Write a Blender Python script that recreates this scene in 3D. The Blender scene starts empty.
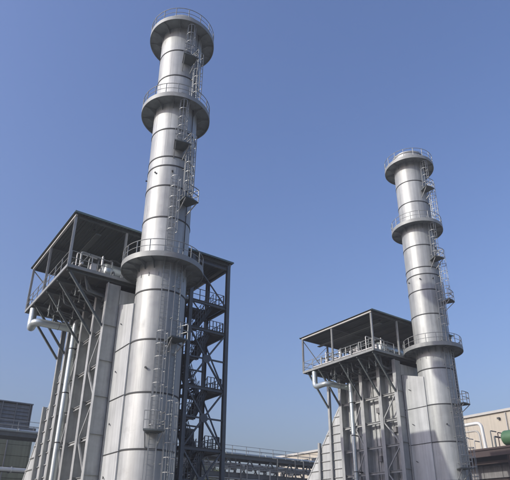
import bpy, math, random
from mathutils import Vector, Matrix

random.seed(7)
scene = bpy.context.scene
COL = scene.collection

# ------------------------------------------------------------------ camera
cam_data = bpy.data.cameras.new("camera")
cam = bpy.data.objects.new("camera", cam_data)
COL.objects.link(cam)
CAM = Vector((-15.563, -33.411, 1.65))
RIGHT = Vector((0.80737613, -0.59000778, 0.00588317))
UP = Vector((-0.24641078, -0.32809922, 0.91193894))
FWD = Vector((0.5361208, 0.73772741, 0.41028376))
m = Matrix((RIGHT, UP, -FWD)).transposed().to_4x4()
m.translation = CAM
cam.matrix_world = m
cam_data.sensor_fit = 'HORIZONTAL'
cam_data.sensor_width = 36.0
cam_data.lens = 543.11 / 510.0 * 36.0
cam_data.shift_x = -2.35 / 510.0
cam_data.shift_y = 52.84 / 510.0
cam_data.clip_start = 0.1
cam_data.clip_end = 5000
scene.camera = cam

# ------------------------------------------------------------------ sky + sun
SUN_AZ = math.radians(173.0)      # direction towards the sun, from +x towards +y
SUN_EL = math.radians(29.5)
to_sun = Vector((math.cos(SUN_AZ) * math.cos(SUN_EL), math.sin(SUN_AZ) * math.cos(SUN_EL), math.sin(SUN_EL)))
world = bpy.data.worlds.new("World")
scene.world = world
world.use_nodes = True
wn = world.node_tree.nodes
wl = world.node_tree.links
wn.clear()
sky = wn.new('ShaderNodeTexSky')
sky.sky_type = 'NISHITA'
sky.sun_disc = False
sky.sun_elevation = SUN_EL
sky.sun_rotation = math.pi / 2 - SUN_AZ
sky.altitude = 0
sky.air_density = 1.6
sky.dust_density = 5.2
sky.ozone_density = 6.0
bg = wn.new('ShaderNodeBackground')
bg.inputs['Strength'].default_value = 0.15
wo = wn.new('ShaderNodeOutputWorld')
tint = wn.new('ShaderNodeVectorMath')      # hazy industrial air: slightly violet over the whole sky
tint.operation = 'MULTIPLY'
tint.inputs[1].default_value = (1.01, 0.94, 1.13)
wl.new(sky.outputs[0], tint.inputs[0])
wl.new(tint.outputs[0], bg.inputs[0])
wl.new(bg.outputs[0], wo.inputs[0])

sun_data = bpy.data.lights.new("sun", 'SUN')
sun_data.energy = 3.0
sun_data.angle = math.radians(0.6)
sun_data.color = (1.0, 0.955, 0.87)
sun = bpy.data.objects.new("sun", sun_data)
sun.rotation_euler = to_sun.to_track_quat('Z', 'Y').to_euler()
sun.location = (-60, 0, 60)
COL.objects.link(sun)

vs = scene.view_settings
vs.view_transform = 'Standard'
vs.look = 'None'
vs.exposure = 0.20
vs.gamma = 1.0
vs.use_curve_mapping = False


# ------------------------------------------------------------------ materials
def mat(name, col, metal=0.0, rough=0.6, var=0.18, scale=1.2, streak=0.0, stain=None, stain_amt=0.0,
        bump=0.0, bscale=20.0, rand=0.06, spec=0.5):
    """procedural surface: base colour, mottled by noise, vertical streaks and stain patches, per-object variation"""
    M = bpy.data.materials.new(name)
    M.use_nodes = True
    n = M.node_tree.nodes
    l = M.node_tree.links
    b = n['Principled BSDF']
    b.inputs['Metallic'].default_value = metal
    b.inputs['Roughness'].default_value = rough
    b.inputs['Specular IOR Level'].default_value = spec
    tc = n.new('ShaderNodeTexCoord')
    geo = n.new('ShaderNodeNewGeometry')
    oi = n.new('ShaderNodeObjectInfo')
    nz = n.new('ShaderNodeTexNoise')
    nz.inputs['Scale'].default_value = scale
    nz.inputs['Detail'].default_value = 6
    nz.inputs['Roughness'].default_value = 0.65
    l.new(geo.outputs['Position'], nz.inputs['Vector'])
    mr = n.new('ShaderNodeMapRange')
    mr.inputs[1].default_value = 0.3
    mr.inputs[2].default_value = 0.7
    mr.inputs[3].default_value = 1.0 - var
    mr.inputs[4].default_value = 1.0 + var
    l.new(nz.outputs[0], mr.inputs[0])
    val = mr.outputs[0]
    if streak:
        mp = n.new('ShaderNodeMapping')
        mp.inputs['Scale'].default_value = (2.4, 2.4, 0.13)
        l.new(geo.outputs['Position'], mp.inputs['Vector'])
        n2 = n.new('ShaderNodeTexNoise')
        n2.inputs['Scale'].default_value = 1.6
        n2.inputs['Detail'].default_value = 5
        l.new(mp.outputs[0], n2.inputs['Vector'])
        m2 = n.new('ShaderNodeMapRange')
        m2.inputs[1].default_value = 0.32
        m2.inputs[2].default_value = 0.68
        m2.inputs[3].default_value = 1.0 - streak
        m2.inputs[4].default_value = 1.0 + streak
        l.new(n2.outputs[0], m2.inputs[0])
        mm = n.new('ShaderNodeMath')
        mm.operation = 'MULTIPLY'
        l.new(val, mm.inputs[0])
        l.new(m2.outputs[0], mm.inputs[1])
        val = mm.outputs[0]
    ro = n.new('ShaderNodeMapRange')
    ro.inputs[3].default_value = 1.0 - rand
    ro.inputs[4].default_value = 1.0 + rand
    l.new(oi.outputs['Random'], ro.inputs[0])
    m3 = n.new('ShaderNodeMath')
    m3.operation = 'MULTIPLY'
    l.new(val, m3.inputs[0])
    l.new(ro.outputs[0], m3.inputs[1])
    vm = n.new('ShaderNodeVectorMath')
    vm.operation = 'SCALE'
    vm.inputs[0].default_value = col
    l.new(m3.outputs[0], vm.inputs['Scale'])
    out = vm.outputs[0]
    if stain:
        n4 = n.new('ShaderNodeTexNoise')
        n4.inputs['Scale'].default_value = 0.8
        n4.inputs['Detail'].default_value = 8
        n4.inputs['Roughness'].default_value = 0.75
        l.new(geo.outputs['Position'], n4.inputs['Vector'])
        m4 = n.new('ShaderNodeMapRange')
        m4.inputs[1].default_value = 0.56
        m4.inputs[2].default_value = 0.74
        m4.inputs[4].default_value = stain_amt
        l.new(n4.outputs[0], m4.inputs[0])
        mx = n.new('ShaderNodeMix')
        mx.data_type = 'RGBA'
        l.new(m4.outputs[0], mx.inputs[0])
        l.new(out, mx.inputs[6])
        mx.inputs[7].default_value = (*stain, 1)
        out = mx.outputs[2]
    l.new(out, b.inputs['Base Color'])
    rr = n.new('ShaderNodeMapRange')
    rr.inputs[1].default_value = 0.3
    rr.inputs[2].default_value = 0.7
    rr.inputs[3].default_value = max(0.05, rough - 0.07)
    rr.inputs[4].default_value = min(1.0, rough + 0.09)
    l.new(nz.outputs[0], rr.inputs[0])
    l.new(rr.outputs[0], b.inputs['Roughness'])
    if bump:
        n5 = n.new('ShaderNodeTexNoise')
        n5.inputs['Scale'].default_value = bscale
        n5.inputs['Detail'].default_value = 3
        l.new(geo.outputs['Position'], n5.inputs['Vector'])
        bp = n.new('ShaderNodeBump')
        bp.inputs['Strength'].default_value = bump
        bp.inputs['Distance'].default_value = 0.02
        l.new(n5.outputs[0], bp.inputs['Height'])
        l.new(bp.outputs[0], b.inputs['Normal'])
    return M


M = {}
M['stack'] = mat('stack_silver_paint', (0.355, 0.372, 0.362), 0.30, 0.50, 0.10, 0.9, 0.15, (0.20, 0.20, 0.19), 0.40, 0.40, 1.1, 0.13)
M['ring'] = mat('flange_dark_steel', (0.04, 0.044, 0.045), 0.2, 0.65, 0.25, 3.0)
M['clad'] = mat('aluminium_cladding', (0.44, 0.46, 0.45), 0.10, 0.45, 0.09, 0.8, 0.13, (0.34, 0.32, 0.28), 0.3, 0.3, 1.0, 0.07)
M['casing'] = mat('grey_painted_casing', (0.43, 0.445, 0.43), 0.12, 0.55, 0.12, 1.0, 0.16, (0.22, 0.19, 0.16), 0.45, 0.3, 1.5, 0.08)
M['steel'] = mat('grey_structural_steel', (0.32, 0.333, 0.322), 0.18, 0.5, 0.14, 1.5, 0.12, (0.22, 0.19, 0.16), 0.35, 0.2, 8, 0.08)
M['rail'] = mat('galvanised_rail', (0.275, 0.29, 0.28), 0.3, 0.5, 0.15, 2.0)
M['deck'] = mat('grating_steel', (0.10, 0.105, 0.10), 0.3, 0.65, 0.25, 3.0, 0.0, (0.12, 0.07, 0.045), 0.5, 0.4, 25)
M['fascia'] = mat('platform_edge_steel', (0.25, 0.265, 0.255), 0.2, 0.55, 0.15, 2.0, 0.0, (0.2, 0.15, 0.11), 0.4)
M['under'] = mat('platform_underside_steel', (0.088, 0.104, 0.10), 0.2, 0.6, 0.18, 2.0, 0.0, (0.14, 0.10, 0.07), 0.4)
M['ringdeck'] = mat('ring_platform_steel', (0.23, 0.25, 0.243), 0.2, 0.6, 0.22, 2.0, 0.0, (0.10, 0.10, 0.095), 0.5)
M['tower'] = mat('blue_grey_tower_steel', (0.10, 0.113, 0.12), 0.25, 0.5, 0.18, 2.0, 0.1, (0.12, 0.08, 0.06), 0.35, 0.2, 8)
M['stair'] = mat('dark_stair_steel', (0.03, 0.036, 0.04), 0.3, 0.6, 0.2, 3.0)
M['brace'] = mat('knee_brace_steel', (0.14, 0.16, 0.157), 0.2, 0.55, 0.18, 2.0, 0.0, (0.14, 0.10, 0.07), 0.4)
M['roofsheet'] = mat('green_grey_roof_sheet', (0.07, 0.088, 0.082), 0.1, 0.55, 0.15, 0.8, 0.0, (0.10, 0.08, 0.06), 0.3)
M['pipe'] = mat('bright_pipe_cladding', (0.48, 0.53, 0.52), 0.6, 0.32, 0.06, 2.0, 0.0, (0.35, 0.33, 0.3), 0.25, 0.2, 6)
M['darkpipe'] = mat('grey_process_pipe', (0.115, 0.13, 0.132), 0.3, 0.5, 0.2, 2.0, 0.0, (0.16, 0.09, 0.05), 0.4)
M['valve'] = mat('valve_paint', (0.55, 0.55, 0.53), 0.2, 0.45, 0.15, 3.0)
M['core'] = mat('dark_inner_steel', (0.05, 0.05, 0.052), 0.1, 0.8, 0.2, 2.0)
M['beige'] = mat('beige_wall_sheet', (0.40, 0.37, 0.30), 0.0, 0.7, 0.06, 0.5, 0.07, (0.40, 0.32, 0.24), 0.25)
M['trim'] = mat('pale_trim', (0.40, 0.40, 0.37), 0.0, 0.6, 0.1, 1.0)
M['olive'] = mat('olive_wall_sheet', (0.27, 0.285, 0.195), 0.0, 0.65, 0.12, 0.8, 0.12, (0.09, 0.08, 0.06), 0.35)
M['filter'] = mat('blue_grey_louvre', (0.16, 0.18, 0.19), 0.1, 0.6, 0.15, 1.0, 0.1, (0.2, 0.2, 0.2), 0.3)
M['brown'] = mat('brown_primer_steel', (0.045, 0.03, 0.027), 0.1, 0.7, 0.25, 1.5, 0.1, (0.04, 0.03, 0.03), 0.4)
M['greywall'] = mat('weathered_grey_wall', (0.17, 0.17, 0.168), 0.0, 0.75, 0.25, 1.0, 0.2, (0.07, 0.065, 0.06), 0.5)
M['greentank'] = mat('green_tank_paint', (0.06, 0.145, 0.065), 0.0, 0.45, 0.15, 1.5, 0.0, (0.04, 0.08, 0.04), 0.3)
M['white'] = mat('white_pipe_paint', (0.60, 0.62, 0.60), 0.1, 0.4, 0.06, 2.0)
M['teal'] = mat('faded_teal_paint', (0.10, 0.16, 0.16), 0.1, 0.55, 0.15, 2.0)
M['concrete'] = mat('concrete_yard', (0.15, 0.15, 0.14), 0.0, 0.9, 0.2, 0.3, 0.0, (0.16, 0.15, 0.14), 0.5, 0.4, 12)
M['bark'] = mat('tree_bark', (0.10, 0.075, 0.05), 0.0, 0.9, 0.3, 6)
M['leaf'] = mat('tree_leaf', (0.085, 0.11, 0.025), 0.0, 0.6, 0.45, 3.5)
M['yellow'] = mat('yellow_valve_paint', (0.55, 0.42, 0.04), 0.0, 0.5, 0.15, 3)
M['glass'] = mat('dark_window_glass', (0.03, 0.035, 0.04), 0.0, 0.12, 0.1, 1.0)


# ------------------------------------------------------------------ mesh helper
class MB:
    def __init__(self):
        self.v = []
        self.f = []
        self.s = []

    def _add(self, vs_, fs_, smooth=False):
        k = len(self.v)
        self.v += [tuple(p) for p in vs_]
        self.f += [tuple(i + k for i in q) for q in fs_]
        self.s += [smooth] * len(fs_)
        return self

    def box(self, x0, x1, y0, y1, z0, z1):
        p = [(x0, y0, z0), (x1, y0, z0), (x1, y1, z0), (x0, y1, z0), (x0, y0, z1), (x1, y0, z1), (x1, y1, z1), (x0, y1, z1)]
        return self._add(p, [(3, 2, 1, 0), (4, 5, 6, 7), (0, 1, 5, 4), (1, 2, 6, 5), (2, 3, 7, 6), (3, 0, 4, 7)])

    def bar(self, a, b, w, h=None, up=(0, 0, 1)):
        """rectangular bar from a to b; w across, h along 'up'"""
        h = h or w
        a = Vector(a)
        b = Vector(b)
        d = (b - a).normalized()
        u = Vector(up)
        if abs(d.dot(u)) > 0.98:
            u = Vector((0, 1, 0))
        s = d.cross(u).normalized() * (w / 2)
        t = s.cross(d).normalized() * (h / 2)
        p = [a - s - t, a + s - t, a + s + t, a - s + t, b - s - t, b + s - t, b + s + t, b - s + t]
        return self._add(p, [(3, 2, 1, 0), (4, 5, 6, 7), (0, 1, 5, 4), (1, 2, 6, 5), (2, 3, 7, 6), (3, 0, 4, 7)])

    def ibeam(self, a, b, w, h, t=0.03, up=(0, 0, 1)):
        a = Vector(a)
        b = Vector(b)
        d = (b - a).normalized()
        u = Vector(up)
        if abs(d.dot(u)) > 0.98:
            u = Vector((0, 1, 0))
        s = d.cross(u).normalized()
        tt = s.cross(d).normalized()
        o = tt * (h / 2 - t / 2)
        self.bar(a + o, b + o, w, t, up)
        self.bar(a - o, b - o, w, t, up)
        k = d * 0.002
        return self.bar(a + k, b - k, t, h - 2 * t, up)

    def tube(self, pts, r, n=8, cap=True):
        pts = [Vector(p) for p in pts]
        rings = []
        prev = None
        for i, p in enumerate(pts):
            d = (pts[min(i + 1, len(pts) - 1)] - pts[max(i - 1, 0)]).normalized()
            if prev is None:
                u = Vector((0, 0, 1)) if abs(d.z) < 0.9 else Vector((1, 0, 0))
                s = d.cross(u).normalized()
            else:
                s = (prev - d * prev.dot(d)).normalized()
            prev = s
            t = d.cross(s)
            rr = r[i] if isinstance(r, (list, tuple)) else r
            rings.append([p + (s * math.cos(2 * math.pi * j / n) + t * math.sin(2 * math.pi * j / n)) * rr for j in range(n)])
        k = len(self.v)
        for q in rings:
            self.v += [tuple(x) for x in q]
        for i in range(len(rings) - 1):
            for j in range(n):
                a = k + i * n + j
                b = k + i * n + (j + 1) % n
                self.f.append((a, b, b + n, a + n))
                self.s.append(True)
        if cap:
            self.f.append(tuple(k + j for j in reversed(range(n))))
            self.f.append(tuple(k + (len(rings) - 1) * n + j for j in range(n)))
            self.s += [False, False]
        return self

    def lathe(self, prof, n=48, c=(0, 0), close=True, a0=0.0, a1=2 * math.pi, axis='z', base=0.0):
        """prof: list of (r, z); closed profile loops back; revolve about vertical axis"""
        k = len(self.v)
        full = abs(a1 - a0 - 2 * math.pi) < 1e-6
        m_ = n if full else n + 1
        L = len(prof)
        for i in range(m_):
            a = a0 + (a1 - a0) * i / n
            for (r, z) in prof:
                self.v.append((c[0] + r * math.cos(a), c[1] + r * math.sin(a), z))
        for i in range(n):
            i2 = (i + 1) % m_
            for j in range(L if close else L - 1):
                j2 = (j + 1) % L
                self.f.append((k + i * L + j, k + i2 * L + j, k + i2 * L + j2, k + i * L + j2))
                # only vertical-ish walls get smoothed around the axis
                self.s.append(True)
        if not full and close:
            self.f.append(tuple(k + j for j in range(L)))
            self.f.append(tuple(k + n * L + j for j in reversed(range(L))))
            self.s += [False, False]
        return self

    def prism(self, poly, axis, a, b):
        """polygon in the plane across 'axis' ('x': (y,z)) from a to b"""
        n = len(poly)
        if axis == 'x':
            p = [(a, y, z) for y, z in poly] + [(b, y, z) for y, z in poly]
        elif axis == 'y':
            p = [(x, a, z) for x, z in poly] + [(x, b, z) for x, z in poly]
        else:
            p = [(x, y, a) for x, y in poly] + [(x, y, b) for x, y in poly]
        fs_ = [tuple(reversed(range(n))), tuple(range(n, 2 * n))]
        fs_ += [(i, (i + 1) % n, n + (i + 1) % n, n + i) for i in range(n)]
        return self._add(p, fs_)

    def mesh(self, name, material):
        me = bpy.data.meshes.new(name)
        me.from_pydata(self.v, [], self.f)
        me.polygons.foreach_set('use_smooth', self.s)
        me.materials.append(material)
        import bmesh as _b
        bm = _b.new()
        bm.from_mesh(me)
        _b.ops.recalc_face_normals(bm, faces=bm.faces)
        bm.to_mesh(me)
        bm.free()
        if any(self.s):
            try:
                me.set_sharp_from_angle(angle=math.radians(40))
            except Exception:
                pass
        me.update()
        return me

    def build(self, name, material, parent=None, loc=None):
        """link as one mesh object. Vertices are given in the unit's frame; a parent's own offset is removed"""
        if isinstance(material, str):
            material = M[material]
        off = Vector((0, 0, 0))
        p = parent
        while p is not None:
            off += Vector(p.get('_o', p.location))
            p = p.parent
        if parent is not None:
            self.v = [(x - off.x, y - off.y, z - off.z) for x, y, z in self.v]
        o = bpy.data.objects.new(name, self.mesh(name, material))
        COL.objects.link(o)
        o.parent = parent
        return o


def place(name, mesh, parent, loc, rz=0.0):
    """one more piece that shares mesh data with its likes"""
    o = bpy.data.objects.new(name, mesh)
    COL.objects.link(o)
    o.parent = parent
    off = Vector((0, 0, 0))
    p = parent
    while p is not None:
        off += p.location
        p = p.parent
    o.location = Vector(loc) - off
    o.rotation_euler = (0, 0, rz)
    return o


def thing(name, loc, label, cat, group=None):
    o = bpy.data.objects.new(name, None)
    o.empty_display_size = 0.5
    COL.objects.link(o)
    o.location = loc
    return tag(o, label, cat, group)


def tag(o, label, cat, group=None):
    o['label'] = label
    o['category'] = cat
    if group:
        o['group'] = group
    return o


def copy_tree(o, parent=None):
    c = o.copy()
    COL.objects.link(c)
    c.parent = parent
    for ch in list(o.children):
        copy_tree(ch, c)
    return c


def bend(p0, p1, p2, r, n=6):
    """points of a round elbow at p1 between p0 and p2"""
    p0, p1, p2 = Vector(p0), Vector(p1), Vector(p2)
    a = p1 + (p0 - p1).normalized() * r
    b = p1 + (p2 - p1).normalized() * r
    out = []
    for i in range(n + 1):
        t = i / n
        out.append((1 - t) ** 2 * a + 2 * t * (1 - t) * p1 + t * t * b)
    return out


def pipe_path(pts, r):
    out = [Vector(pts[0])]
    for i in range(1, len(pts) - 1):
        out += bend(pts[i - 1], pts[i], pts[i + 1], r)
    out.append(Vector(pts[-1]))
    return out


U2 = Vector((31.657, -0.022, 0))
PI = math.pi


# ================================================================== ground
g = MB().box(-1500, 1500, -1500, 1500, -0.5, 0.0).build('ground', 'concrete')
g['kind'] = 'structure'

# ================================================================== exhaust stack
SR = 1.8


def pol(r, deg, z, c=(0, 0)):
    a = math.radians(deg)
    return Vector((c[0] + r * math.cos(a), c[1] + r * math.sin(a), z))


def ladder(parent, deg, z0, z1, cage0, cage1):
    rr = SR + 0.28
    rad = Vector((math.cos(math.radians(deg)), math.sin(math.radians(deg)), 0))
    tan = Vector((-rad.y, rad.x, 0))
    b = MB()
    for s in (-0.24, 0.24):
        b.bar(rad * rr + tan * s + Vector((0, 0, z0)), rad * rr + tan * s + Vector((0, 0, z1)), 0.07, 0.045, rad)
    z = z0 + 0.2
    while z < z1:
        b.bar(rad * rr + tan * -0.22 + Vector((0, 0, z)), rad * rr + tan * 0.22 + Vector((0, 0, z)), 0.03)
        z += 0.3
    z = z0 + 0.6
    while z < z1 - 0.3:
        for s in (-0.24, 0.24):
            b.bar(rad * (SR - 0.02) + tan * s + Vector((0, 0, z)), rad * (rr - 0.03) + tan * s + Vector((0, 0, z)), 0.06, 0.03)
        z += 2.4
    lad = b.build('ladder', 'rail', parent)
    if cage1 > cage0:
        c = MB()
        cr = 0.37
        cc = rad * (rr + 0.36)
        z = cage0
        angs = [-130 + 260 * i / 12 for i in range(13)]

        def P(a, zz):
            a = math.radians(a)
            return cc + rad * (cr * math.cos(a)) + tan * (cr * math.sin(a)) + Vector((0, 0, zz))
        nz = max(2, int(round((cage1 - cage0) / 0.85)) + 1)
        for k in range(nz):
            zz = cage0 + (cage1 - cage0) * k / (nz - 1)
            for i in range(12):
                c.bar(P(angs[i], zz), P(angs[i + 1], zz), 0.016, 0.055)
        for a in (-110, -66, -22, 22, 66, 110):
            c.bar(P(a, cage0), P(a, cage1), 0.045, 0.02, rad)
        c.build('cage', 'rail', lad)
    return lad


def rest_platform(parent, deg, z, da=13, depth=1.05):
    r0, r1 = SR + 0.03, SR + depth + 0.1
    b = MB()
    a0, a1 = math.radians(deg - da), math.radians(deg + da)
    b.lathe([(r0, z - 0.10), (r1, z - 0.10), (r1, z), (r0, z)], 5, (0, 0), True, a0, a1)
    pl = b.build('rest_platform', 'under', parent)
    for a in (deg - da + 2, deg + da - 2):
        MB().bar(pol(SR, a, z - 0.95), pol(r1 - 0.08, a, z - 0.12), 0.06, 0.06).build('bracket', 'steel', pl)
    h = MB()
    for zz in (0.55, 1.1):
        for i in range(4):
            t0, t1 = deg - da + 2 * da * i / 4, deg - da + 2 * da * (i + 1) / 4
            h.bar(pol(r1 - 0.04, t0, z + zz), pol(r1 - 0.04, t1, z + zz), 0.05, 0.05)
        h.bar(pol(r0 + 0.1, deg + da, z + zz), pol(r1 - 0.04, deg + da, z + zz), 0.05, 0.05)
    for t in (deg - da, deg, deg + da):
        h.bar(pol(r1 - 0.04, t, z), pol(r1 - 0.04, t, z + 1.1), 0.05, 0.05, pol(1, t, 0))
    h.build('guard_rail', 'rail', pl)
    return pl


def ring_platform(parent, z, R, nb=12, rail_h=1.1, nposts=18):
    edge = MB().lathe([(R - 0.05, z - 0.26), (R, z - 0.26), (R, z + 0.15), (R - 0.05, z + 0.15)], 60)
    pl = edge.build('platform', 'fascia', parent)
    base = MB()
    step = 2 * PI / nb
    base.lathe([(SR - 0.06, -0.05), (R - 0.045, -0.05), (R - 0.045, 0.0), (SR - 0.06, 0.0)], 5, (0, 0), True, -step / 2 + 0.006, step / 2 - 0.006)
    dm = base.mesh('deck_plate', M['ringdeck'])
    bk = MB()
    bk.prism([(SR - 0.02, -0.6), (SR + 0.06, -0.6), (SR + 0.5, -0.2), (R - 0.06, -0.15), (R - 0.06, -0.055), (SR - 0.02, -0.055)], 'y', -0.014, 0.014)
    bk.box(SR - 0.01, R - 0.06, -0.06, 0.06, -0.075, -0.053)
    bm_ = bk.mesh('bracket', M['ringdeck'])
    for i in range(nb):
        a = i * step + 0.2
        place('deck_plate', dm, pl, (0, 0, z) if False else Vector((parent.location.x, parent.location.y, z)), a)
        place('bracket', bm_, pl, Vector((parent.location.x, parent.location.y, z)), a + step / 2)
    rl = MB()
    rr = R - 0.06
    n = 60
    for zz, w in ((rail_h, 0.06), (rail_h * 0.55, 0.045)):
        rl.tube([pol(rr, 360 * i / n, z + zz) for i in range(n + 1)], w / 2, 6, False)
    for i in range(nposts):
        a = 360 * i / nposts + 5
        rl.bar(pol(rr, a, z), pol(rr, a, z + rail_h), 0.055, 0.055)
    rl.build('guard_rail', 'rail', pl)
    return pl


def make_stack():
    root = thing('exhaust_stack', (0, 0, 0), 'tall silver exhaust stack on the left, nearer, wider and reaching the top edge', 'chimney',
                 'silver exhaust stacks with round platforms')
    zs = [0.0, 3.1, 6.55, 10.1, 13.7, 17.35, 23.27, 26.08, 27.95, 28.8, 31.55, 37.3, 40.2, 44.35]
    for i in range(len(zs) - 1):
        z0, z1 = zs[i] + (0.03 if i else 0), zs[i + 1] - 0.03
        b = MB()
        n = 72
        b.lathe([(SR - 0.03, z0), (SR, z0), (SR, z1), (SR - 0.03, z1)], n)
        sec = b.build('shell_section', 'stack', root)
        for a in (random.uniform(160, 205), random.uniform(215, 262), random.uniform(20, 120)):
            MB().bar(pol(SR + 0.001, a, z0 + 0.02), pol(SR + 0.001, a, z1 - 0.02), 0.035, 0.012, pol(1, a, 0)).build('weld_seam', 'stack', sec)
        if 0 < i:
            MB().lathe([(SR - 0.06, zs[i] - 0.05), (SR + 0.035, zs[i] - 0.05), (SR + 0.035, zs[i] + 0.05), (SR - 0.06, zs[i] + 0.05)], 72).build('flange_ring', 'ring', root)
    MB().lathe([(SR - 0.1, 44.32), (SR + 0.06, 44.32), (SR + 0.06, 44.5), (SR - 0.1, 44.5)], 72).build('top_rim', 'stack', root)
    MB().lathe([(SR - 0.16, 30.0), (SR - 0.12, 30.0), (SR - 0.12, 44.48), (SR - 0.16, 44.48)], 48).build('inner_liner', 'core', root)
    MB().lathe([(SR - 0.02, 0.0), (SR + 0.35, 0.0), (SR + 0.35, 0.12), (SR - 0.02, 0.12)], 48).build('base_ring', 'steel', root)
    ring_platform(root, 19.62, 3.02, 16)
    ring_platform(root, 34.25, 2.88, 12)
    ring_platform(root, 42.95, 2.90, 12, 1.15, 16)
    # stiffener cleats under the lowest platform
    for i in range(16):
        a = 360 * i / 16 + 11
        MB().bar(pol(SR + 0.02, a, 18.45), pol(SR + 0.02, a, 18.72), 0.04, 0.05, pol(1, a, 0)).build('cleat', 'steel', root)
    # ladders, staggered between two lines
    ladder(root, 253, 0.3, 20.6, 7.9, 14.0)
    ladder(root, 279, 0.3, 20.6, 4.3, 9.5)
    rest_platform(root, 251, 7.6)
    rest_platform(root, 276, 13.7)
    ladder(root, 255, 19.7, 26.6, 21.8, 26.4)
    rest_platform(root, 281, 24.75)
    ladder(root, 281, 24.75, 31.0, 25.5, 30.8)
    rest_platform(root, 259, 29.6)
    ladder(root, 259, 29.6, 35.2, 30.4, 33.9)
    ladder(root, 285, 34.15, 40.0, 35.4, 39.8)
    rest_platform(root, 262, 38.8)
    ladder(root, 262, 38.8, 43.9, 39.6, 42.5)
    # sampling ports and small fittings
    for (a, z) in ((205, 27.35), (248, 27.35), (300, 27.35), (160, 27.35), (228, 11.7)):
        MB().tube([pol(SR - 0.02, a, z), pol(SR + 0.10, a, z)], 0.05, 10).tube([pol(SR + 0.09, a, z), pol(SR + 0.13, a, z)], 0.08, 10).build('sampling_port', 'ring', root)
    # conduit with lamp boxes near the ladders
    MB().tube([pol(SR + 0.09, 292, 0.5), pol(SR + 0.09, 292, 43.0)], 0.035, 6).build('conduit', 'ring', root)
    return root


# ================================================================== boiler
CX = 3.0            # outer face of the column flanges
PX = 2.0            # casing plates
COLS = [2.95, 5.2, 7.8, 11.2]
BEAMS = [2.6, 5.1, 7.7, 10.25, 12.8, 15.45]


def slope_y(z):     # front edge of the inlet duct at height z
    return 11.85 + (15.4 - z) / 1.29


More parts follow.
